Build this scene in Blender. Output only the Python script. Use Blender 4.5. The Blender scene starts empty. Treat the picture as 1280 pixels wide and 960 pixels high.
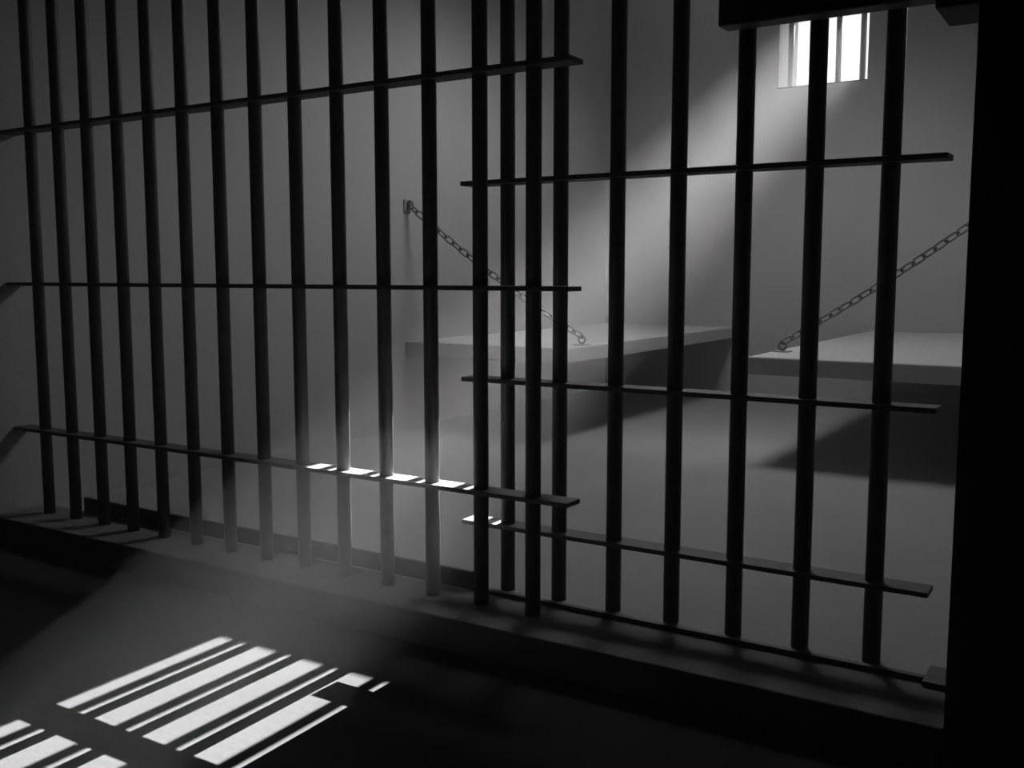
import bpy, bmesh, math
from mathutils import Vector, Matrix

scene = bpy.context.scene
col = scene.collection

# ------------------------------------------------------------------ camera
EYE = 0.80                       # eye height above the cell floor
cam_data = bpy.data.cameras.new("camera")
cam_data.lens = 35.0
cam_data.sensor_width = 36.0
cam_data.clip_start = 0.02
cam = bpy.data.objects.new("camera", cam_data)
col.objects.link(cam)
cam.location = (0.0, 0.0, EYE)
cam.rotation_euler = (math.radians(90.0 - 6.285), 0.0, math.radians(32.166))
scene.camera = cam

# ------------------------------------------------------------------ daylight, exposure
world = bpy.data.worlds.new("overcast_daylight")
scene.world = world
world.use_nodes = True
bg = world.node_tree.nodes["Background"]
bg.inputs["Color"].default_value = (1.0, 1.0, 1.0, 1.0)
bg.inputs["Strength"].default_value = 1.1

sun_data = bpy.data.lights.new("sun", 'SUN')
sun_data.energy = 135.0
sun_data.angle = math.radians(0.12)
sun = bpy.data.objects.new("sun", sun_data)
col.objects.link(sun)
sun_dir = Vector((0.0307, -1.0, -0.432)).normalized()
sun.rotation_euler = sun_dir.to_track_quat('-Z', 'Y').to_euler()
sun.location = (-1.8, 9.0, 4.0)

scene.view_settings.view_transform = 'Standard'
scene.view_settings.look = 'None'
scene.view_settings.gamma = 1.0
scene.view_settings.exposure = 0.0
scene.view_settings.use_curve_mapping = False

# ------------------------------------------------------------------ layout (metres)
LEFT = -3.21          # cell left wall
RIGHT = -0.25         # cell right wall
BACK = 6.35           # cell back wall
FRONT = 1.83          # front edge of the curb and of the front wall
CURB_BACK = 2.03
STEP = 0.08           # corridor floor lies this much lower
CEIL = 2.75
BARS_Y = 1.959        # plane of the fixed grille
DOOR_Y = 2.089        # plane of the sliding door

WX0, WX1, WZ0, WZ1, WT = -2.016, -1.464, 1.962, 2.515, 0.40   # window opening, wall thickness

# ------------------------------------------------------------------ materials
def grey(name, value, rough=0.85, var=0.12, scale=6.0, bump=0.0, bump_scale=60.0, metallic=0.0, spec=0.5):
    m = bpy.data.materials.new(name)
    m.use_nodes = True
    nt = m.node_tree
    b = nt.nodes["Principled BSDF"]
    b.inputs["Roughness"].default_value = rough
    b.inputs["Metallic"].default_value = metallic
    b.inputs["Specular IOR Level"].default_value = spec
    tc = nt.nodes.new("ShaderNodeTexCoord")
    n = nt.nodes.new("ShaderNodeTexNoise")
    n.inputs["Scale"].default_value = scale
    n.inputs["Detail"].default_value = 5.0
    nt.links.new(tc.outputs["Object"], n.inputs["Vector"])
    r = nt.nodes.new("ShaderNodeValToRGB")
    lo, hi = value * (1 - var), value * (1 + var)
    r.color_ramp.elements[0].position = 0.3
    r.color_ramp.elements[1].position = 0.7
    r.color_ramp.elements[0].color = (lo, lo, lo, 1)
    r.color_ramp.elements[1].color = (hi, hi, hi, 1)
    nt.links.new(n.outputs["Fac"], r.inputs["Fac"])
    nt.links.new(r.outputs["Color"], b.inputs["Base Color"])
    if bump:
        n2 = nt.nodes.new("ShaderNodeTexNoise")
        n2.inputs["Scale"].default_value = bump_scale
        n2.inputs["Detail"].default_value = 4.0
        nt.links.new(tc.outputs["Object"], n2.inputs["Vector"])
        bp = nt.nodes.new("ShaderNodeBump")
        bp.inputs["Strength"].default_value = bump
        bp.inputs["Distance"].default_value = 0.01
        nt.links.new(n2.outputs["Fac"], bp.inputs["Height"])
        nt.links.new(bp.outputs["Normal"], b.inputs["Normal"])
    return m

M_WALL = grey("painted_plaster", 0.36, 0.9, 0.04, 2.0, 0.08, 90)
M_FLOOR = grey("smooth_concrete", 0.28, 0.75, 0.05, 2.5, 0.06, 70)
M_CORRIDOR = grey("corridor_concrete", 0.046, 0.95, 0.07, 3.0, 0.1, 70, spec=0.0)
M_SILL = grey("added_sill_dark", 0.06, 0.8, 0.15, 12.0)  # dark so the sunlit window bottom throws less light upward
M_LINING = grey("added_lining_dark", 0.16, 0.9, 0.08, 8.0)  # dark grey for panels added to dim the window reveals
M_CEIL = grey("dark_ceiling_paint", 0.10, 0.9, 0.08, 3.0)
M_CURB = grey("curb_concrete", 0.14, 0.9, 0.12, 5.0, 0.15, 60)
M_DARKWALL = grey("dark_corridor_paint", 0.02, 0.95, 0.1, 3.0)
M_BUNK = grey("bunk_concrete", 0.46, 0.85, 0.05, 4.0, 0.1, 70)
M_STEEL = grey("black_painted_steel", 0.075, 0.5, 0.2, 20.0, spec=0.3)
M_RAIL = grey("dull_steel_plate", 0.10, 0.6, 0.15, 20.0, spec=0.3)
M_CHAIN = grey("chain_iron", 0.20, 0.6, 0.2, 30.0)
M_WINBAR = grey("window_bar_steel", 0.22, 0.6, 0.1, 20.0)

# ------------------------------------------------------------------ helpers
def link(name, me, mat, parent=None):
    o = bpy.data.objects.new(name, me)
    if mat and not me.materials:
        me.materials.append(mat)
    col.objects.link(o)
    if parent is not None:
        o.parent = parent
    return o

def add_box(bm, x0, x1, y0, y1, z0, z1, bevel=0.0):
    r = bmesh.ops.create_cube(bm, size=1.0)
    vs = r["verts"]
    bmesh.ops.scale(bm, vec=(x1 - x0, y1 - y0, z1 - z0), verts=vs)
    bmesh.ops.translate(bm, vec=((x0 + x1) / 2, (y0 + y1) / 2, (z0 + z1) / 2), verts=vs)
    if bevel:
        es = list({e for v in vs for e in v.link_edges})
        bmesh.ops.bevel(bm, geom=es, offset=bevel, segments=2, profile=0.5, affect='EDGES')

def mesh_from(bm, name, smooth=False):
    me = bpy.data.meshes.new(name)
    bm.normal_update()
    bm.to_mesh(me)
    bm.free()
    if smooth:
        for p in me.polygons:
            p.use_smooth = True
    return me

def box(name, mat, x0, x1, y0, y1, z0, z1, bevel=0.0, parent=None):
    bm = bmesh.new()
    add_box(bm, x0, x1, y0, y1, z0, z1, bevel)
    return link(name, mesh_from(bm, name), mat, parent)

def rod_mesh(name, radius, length, seg=32):
    """upright round rod from z = 0 to z = length, side faces smooth"""
    bm = bmesh.new()
    bmesh.ops.create_cone(bm, cap_ends=True, segments=seg, radius1=radius, radius2=radius, depth=length)
    bmesh.ops.translate(bm, vec=(0, 0, length / 2), verts=bm.verts[:])
    me = mesh_from(bm, name)
    for p in me.polygons:
        p.use_smooth = len(p.vertices) == 4
    return me

def empty(name, loc):
    o = bpy.data.objects.new(name, None)
    o.empty_display_size = 0.1
    o.location = loc
    col.objects.link(o)
    return o

def tag(o, label=None, category=None, group=None, kind=None):
    if label: o["label"] = label
    if category: o["category"] = category
    if group: o["group"] = group
    if kind: o["kind"] = kind
    return o

def struct(o, label):
    return tag(o, label, None, None, "structure")

# ------------------------------------------------------------------ setting
struct(box("floor", M_FLOOR, LEFT, RIGHT, CURB_BACK, BACK, -0.2, 0.0), "smooth grey concrete floor of the cell behind the bars")
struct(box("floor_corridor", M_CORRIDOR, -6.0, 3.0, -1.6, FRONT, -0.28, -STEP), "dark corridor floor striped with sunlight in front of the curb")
struct(box("curb", M_CURB, LEFT, -0.25, FRONT, CURB_BACK, -0.28, 0.0, 0.004), "low concrete curb carrying the cell bars")
struct(box("wall_left", M_WALL, LEFT - 0.2, LEFT, FRONT, BACK + WT, -0.28, CEIL), "plain grey cell wall behind the long row of bars")
struct(box("wall_right", M_WALL, RIGHT, RIGHT + 0.2, CURB_BACK, BACK + WT, -0.28, CEIL), "right side wall of the cell")
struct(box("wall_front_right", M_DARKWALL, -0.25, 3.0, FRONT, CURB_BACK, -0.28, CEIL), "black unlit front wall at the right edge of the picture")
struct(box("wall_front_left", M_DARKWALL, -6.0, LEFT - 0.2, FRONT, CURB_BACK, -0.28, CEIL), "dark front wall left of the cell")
struct(box("wall_corridor", M_DARKWALL, -6.0, 3.0, -1.8, -1.6, -0.28, CEIL), "dark wall on the far side of the corridor")
struct(box("wall_corridor_left", M_DARKWALL, -6.2, -6.0, -1.8, CURB_BACK, -0.28, CEIL), "dark end wall of the corridor")
struct(box("wall_corridor_right", M_DARKWALL, 3.0, 3.2, -1.8, CURB_BACK, -0.28, CEIL), "dark right end wall of the corridor")
struct(box("ceiling", M_CEIL, LEFT - 0.2, RIGHT + 0.2, FRONT, BACK + WT, CEIL, CEIL + 0.2), "cell ceiling")
struct(box("ceiling_corridor", M_DARKWALL, -6.2, 3.2, -1.8, FRONT, CEIL, CEIL + 0.2), "dark corridor ceiling")

# back wall with the window opening through its thickness
def wall_with_hole(name, mat, x0, x1, z0, z1, y0, y1, hx0, hx1, hz0, hz1):
    xs, zs = (x0, hx0, hx1, x1), (z0, hz0, hz1, z1)
    v, f = [], []
    for y in (y0, y1):
        for z in zs:
            for x in xs:
                v.append((x, y, z))
    idx = lambda k, j, i: k * 16 + j * 4 + i
    for j in range(3):
        for i in range(3):
            if (i, j) == (1, 1):
                continue
            f.append((idx(0, j, i), idx(0, j, i + 1), idx(0, j + 1, i + 1), idx(0, j + 1, i)))
            f.append((idx(1, j, i), idx(1, j + 1, i), idx(1, j + 1, i + 1), idx(1, j, i + 1)))
    f.append((idx(0, 1, 1), idx(1, 1, 1), idx(1, 1, 2), idx(0, 1, 2)))
    f.append((idx(0, 2, 1), idx(0, 2, 2), idx(1, 2, 2), idx(1, 2, 1)))
    f.append((idx(0, 1, 1), idx(0, 2, 1), idx(1, 2, 1), idx(1, 1, 1)))
    f.append((idx(0, 1, 2), idx(1, 1, 2), idx(1, 2, 2), idx(0, 2, 2)))
    for i in range(3):
        f.append((idx(0, 0, i), idx(1, 0, i), idx(1, 0, i + 1), idx(0, 0, i + 1)))
        f.append((idx(0, 3, i), idx(0, 3, i + 1), idx(1, 3, i + 1), idx(1, 3, i)))
        f.append((idx(0, i, 0), idx(0, i + 1, 0), idx(1, i + 1, 0), idx(1, i, 0)))
        f.append((idx(0, i, 3), idx(1, i, 3), idx(1, i + 1, 3), idx(0, i + 1, 3)))
    me = bpy.data.meshes.new(name)
    me.from_pydata(v, [], f)
    me.update()
    return link(name, me, mat)
struct(wall_with_hole("wall_back", M_WALL, LEFT, RIGHT, -0.28, CEIL, BACK, BACK + WT, WX0, WX1, WZ0, WZ1),
       "grey rear wall of the cell with a small barred window high up")

win = struct(empty("window_1", ((WX0 + WX1) / 2, BACK + 0.03, WZ0)), "small bright barred window high in the rear cell wall")
win_rod = rod_mesh("window_rod", 0.0175, WZ1 - WZ0)
box("added_sill", M_SILL, WX0 - win.location.x, WX1 - win.location.x, -0.028, WT - 0.035, 0.0, 0.008, 0.001, win)  # unseen dark plate, added to cut sun bounce onto ceiling and wall
for xa, xb in ((WX0, WX0 + 0.004), (WX1 - 0.004, WX1)):
    box("added_jamb_lining", M_LINING, xa - win.location.x, xb - win.location.x, -0.028, WT - 0.035, 0.008, WZ1 - WZ0 - 0.004, 0.0, win)  # dark panels added to keep the side reveals dim
box("added_head_lining", M_LINING, WX0 - win.location.x, WX1 - win.location.x, -0.028, WT - 0.035, WZ1 - WZ0 - 0.004, WZ1 - WZ0, 0.0, win)  # top panel added with the side ones, to dim the reveal
for x in (-1.943, -1.797, -1.650, -1.505):
    b = link("bar", win_rod, M_WINBAR, win)
    b.location = (x - win.location.x, 0.0, 0.0)

# ------------------------------------------------------------------ fixed grille on the left
SP = 0.1463
grille = tag(empty("bar_grille", (-2.12, BARS_Y, 0.0)),
             "fixed wall of fourteen black steel bars with three flat crosspieces, left of the door", "cell bars")
rod = rod_mesh("cell_rod", 0.0183, CEIL)
for i in range(14):
    b = link("bar", rod, M_STEEL, grille)
    b.location = (-1.174 - SP * (13 - i) + 2.12, 0, 0)
def rail(parent, name, x0, x1, z, depth, thick=0.011):
    px, py, pz = parent.location
    return box(name, M_RAIL, x0 - px, x1 - px, -depth / 2, depth / 2, z - thick / 2 - pz, z + thick / 2 - pz, 0.0015, parent)
for z in (1.264, 0.768, 0.281):
    rail(grille, "crosspiece", LEFT - 0.0, -1.066, z, 0.062)

# ------------------------------------------------------------------ sliding door on the right
door = tag(empty("sliding_bar_door", (-0.88, DOOR_Y, 0.0)),
           "sliding door of seven black steel bars with three crosspieces, set behind the fixed bars", "cell door")
for i in range(7):
    b = link("bar", rod, M_STEEL, door)
    b.location = (-1.326 + 0.1492 * i + 0.88, 0, 0.0)
for z in (1.024, 0.536, 0.167):
    rail(door, "crosspiece", -1.447, -0.322, z, 0.062)

# ------------------------------------------------------------------ door ironwork
ch = tag(empty("guide_channel", (-2.2, 2.038, 0.0)), "low dark steel guide strip on the floor behind the fixed bars", "door guide")
box("guide_plate", M_STEEL, -2.995 + 2.2, -1.40 + 2.2, -0.006, 0.006, 0.0, 0.048, 0.0015, ch)
box("foot_flange", M_STEEL, -2.995 + 2.2, -1.40 + 2.2, 0.006, 0.026, 0.0, 0.006, 0.001, ch)
tr = tag(empty("floor_track", (-0.85, 2.036, 0.0)), "thin black steel track on the curb along the foot of the sliding door", "door track")
box("track_strip", M_STEEL, -1.40 + 0.85, -0.318 + 0.85, -0.008, 0.008, 0.0, 0.011, 0.0015, tr)
box("stop_block", M_STEEL, -0.318 + 0.85, -0.25 + 0.85, -0.028, 0.068, 0.0, 0.011, 0.002, tr)

lb = tag(empty("lock_box", (-0.50, 2.02, 1.298)), "black steel lock housing mounted across the top of the last door bars", "lock box")
box("housing", M_STEEL, -0.756 + 0.5, -0.25 + 0.5, -0.036, 0.018, 0.0, 0.34, 0.004, lb)
box("cover_plate", M_STEEL, -0.74 + 0.5, -0.27 + 0.5, -0.041, -0.036, 0.02, 0.32, 0.002, lb)
bk = tag(empty("jamb_bracket", (-0.28, 1.90, 1.240)), "dark steel bracket on the black wall edge beside the lock housing", "bracket")
box("bracket_block", M_RAIL, -0.318 + 0.28, -0.25 + 0.28, -0.07, 0.075, 0.0, 0.16, 0.003, bk)

# ------------------------------------------------------------------ bunks
BZ, BT = 0.456, 0.075
def bunk(x0, x1, label, ring_x, ring_y):
    t = tag(empty("bunk", ((x0 + x1) / 2, 5.2, BZ - BT)), label, "bunk", "concrete bunks on the cell walls")
    px, py, pz = t.location
    box("slab", M_BUNK, x0 - px, x1 - px, 4.07 - py, BACK - py, 0.0, BT, 0.006, t)
    bm = bmesh.new()
    add_box(bm, -0.035, 0.035, -0.035, 0.035, 0.0, 0.006, 0.001)
    p = link("eye_plate", mesh_from(bm, "eye_plate"), M_CHAIN, t)
    p.location = (ring_x - px, ring_y - py, BT - 0.002)
    return t

def torus_mesh(name, rx, straight, rw, n=20, k=8):
    """oval link lying in its local XY plane, long axis along X"""
    half = max(straight - rx, 0.0)
    verts, faces = [], []
    for i in range(n):
        a = 2 * math.pi * i / n
        cx = half * (1 if math.cos(a) > 1e-6 else -1 if math.cos(a) < -1e-6 else 0)
        for j in range(k):
            b = 2 * math.pi * j / k
            r = rx + rw * math.cos(b)
            verts.append((cx + r * math.cos(a), r * math.sin(a), rw * math.sin(b)))
    for i in range(n):
        for j in range(k):
            faces.append((i * k + j, ((i + 1) % n) * k + j, ((i + 1) % n) * k + (j + 1) % k, i * k + (j + 1) % k))
    me = bpy.data.meshes.new(name)
    me.from_pydata(verts, [], faces)
    for p in me.polygons:
        p.use_smooth = True
    me.update()
    return me

bunk(LEFT, -2.255, "concrete bunk slab on the left wall, in the hazy sunbeam", -2.30, 4.30)
bunk(-1.388, RIGHT, "concrete bunk slab on the right, beside the black wall", -1.34, 4.40)

# ------------------------------------------------------------------ chains
link_me = torus_mesh("chain_link", 0.0155, 0.030, 0.0052)
def chain(a, b, wall_sign, label, sag=0.03):
    a, b = Vector(a), Vector(b)
    t = tag(empty("chain", a), label, "chain", "chains holding the bunks")
    d = b - a
    n = max(2, round(d.length / 0.0495))
    pts = []
    for i in range(n + 1):
        s = i / n
        pts.append(d * s + Vector((0, 0, -4 * sag * s * (1 - s))))
    for i in range(n):
        mid = (pts[i] + pts[i + 1]) / 2
        dirv = (pts[i + 1] - pts[i]).normalized()
        o = link("chain_link", link_me, M_CHAIN, t)
        side = dirv.cross(Vector((0, 1, 0))).normalized()
        up = dirv.cross(side)
        m = Matrix((dirv, side, up)).transposed().to_4x4()
        roll = Matrix.Rotation(math.radians(35 + 90 * (i % 2)), 4, 'X')
        o.matrix_local = Matrix.Translation(mid) @ m @ roll
    # wall plate with an eye
    x0, x1 = sorted((0.0, -0.008 * wall_sign))
    pl = box("wall_plate", M_CHAIN, x0 - 0.012 * wall_sign, x1 - 0.012 * wall_sign, -0.028, 0.028, -0.035, 0.030, 0.002, t)
    e = link("eye_ring", torus_mesh("eye_ring", 0.020, 0.020, 0.006), M_CHAIN, pl)
    e.rotation_euler = (math.radians(90), 0, 0)
    e.location = (0.004 * wall_sign, 0, 0)
    e = link("bunk_ring", torus_mesh("bunk_ring", 0.018, 0.018, 0.005), M_CHAIN, t)
    e.location = d - Vector((0, 0, 0.014))
    e.rotation_euler = (math.radians(90), 0, 0)
    return t
chain((LEFT + 0.020, 4.09, 1.150), (-2.30, 4.30, BZ + 0.042), 1, "iron chain running from the wall down to the left bunk")
chain((RIGHT - 0.020, 4.40, 1.255), (-1.34, 4.40, BZ + 0.042), -1, "iron chain running up from the right bunk towards the black wall")

# ------------------------------------------------------------------ ceiling lamp of the cell (above the picture)
lamp = tag(empty("ceiling_lamp", (-1.70, 4.35, CEIL)), "round recessed lamp in the cell ceiling, above the picture", "lamp")
bm = bmesh.new()
bmesh.ops.create_cone(bm, cap_ends=False, segments=32, radius1=0.30, radius2=0.30, depth=0.03)
bmesh.ops.translate(bm, vec=(0, 0, -0.015), verts=bm.verts[:])
link("lamp_rim", mesh_from(bm, "lamp_rim"), M_RAIL, lamp)
bm = bmesh.new()
bmesh.ops.create_circle(bm, cap_ends=True, segments=32, radius=0.29)
dm = bpy.data.materials.new("lamp_glow")
dm.use_nodes = True
dm.node_tree.nodes["Principled BSDF"].inputs["Base Color"].default_value = (0.8, 0.8, 0.8, 1)
dm.node_tree.nodes["Principled BSDF"].inputs["Emission Color"].default_value = (1, 1, 1, 1)
dm.node_tree.nodes["Principled BSDF"].inputs["Emission Strength"].default_value = 0.1
dif = link("diffuser", mesh_from(bm, "diffuser"), dm, lamp)
dif.location = (0, 0, -0.004)
ld = bpy.data.lights.new("cell_lamp_light", 'SPOT')
ld.energy = 154.0
ld.spot_size = math.radians(165)
ld.spot_blend = 0.58
ld.shadow_soft_size = 0.42
lo = bpy.data.objects.new("cell_lamp_light", ld)
col.objects.link(lo)
lo.parent = lamp
lo.location = (0, 0, -0.04)

# ------------------------------------------------------------------ haze in the air
hm = bpy.data.materials.new("thin_haze")
hm.use_nodes = True
nt = hm.node_tree
nt.nodes.remove(nt.nodes["Principled BSDF"])
vs = nt.nodes.new("ShaderNodeVolumeScatter")
vs.inputs["Color"].default_value = (1, 1, 1, 1)
vs.inputs["Density"].default_value = 0.0240
vs.inputs["Anisotropy"].default_value = 0.12
nt.links.new(vs.outputs["Volume"], nt.nodes["Material Output"].inputs["Volume"])
hz = box("haze", hm, -6.1, 3.1, -1.7, BACK + WT + 0.02, -0.27, CEIL + 0.1)
tag(hz, "thin grey haze glowing in the slanting sunbeam from the window", "haze", None, "stuff")
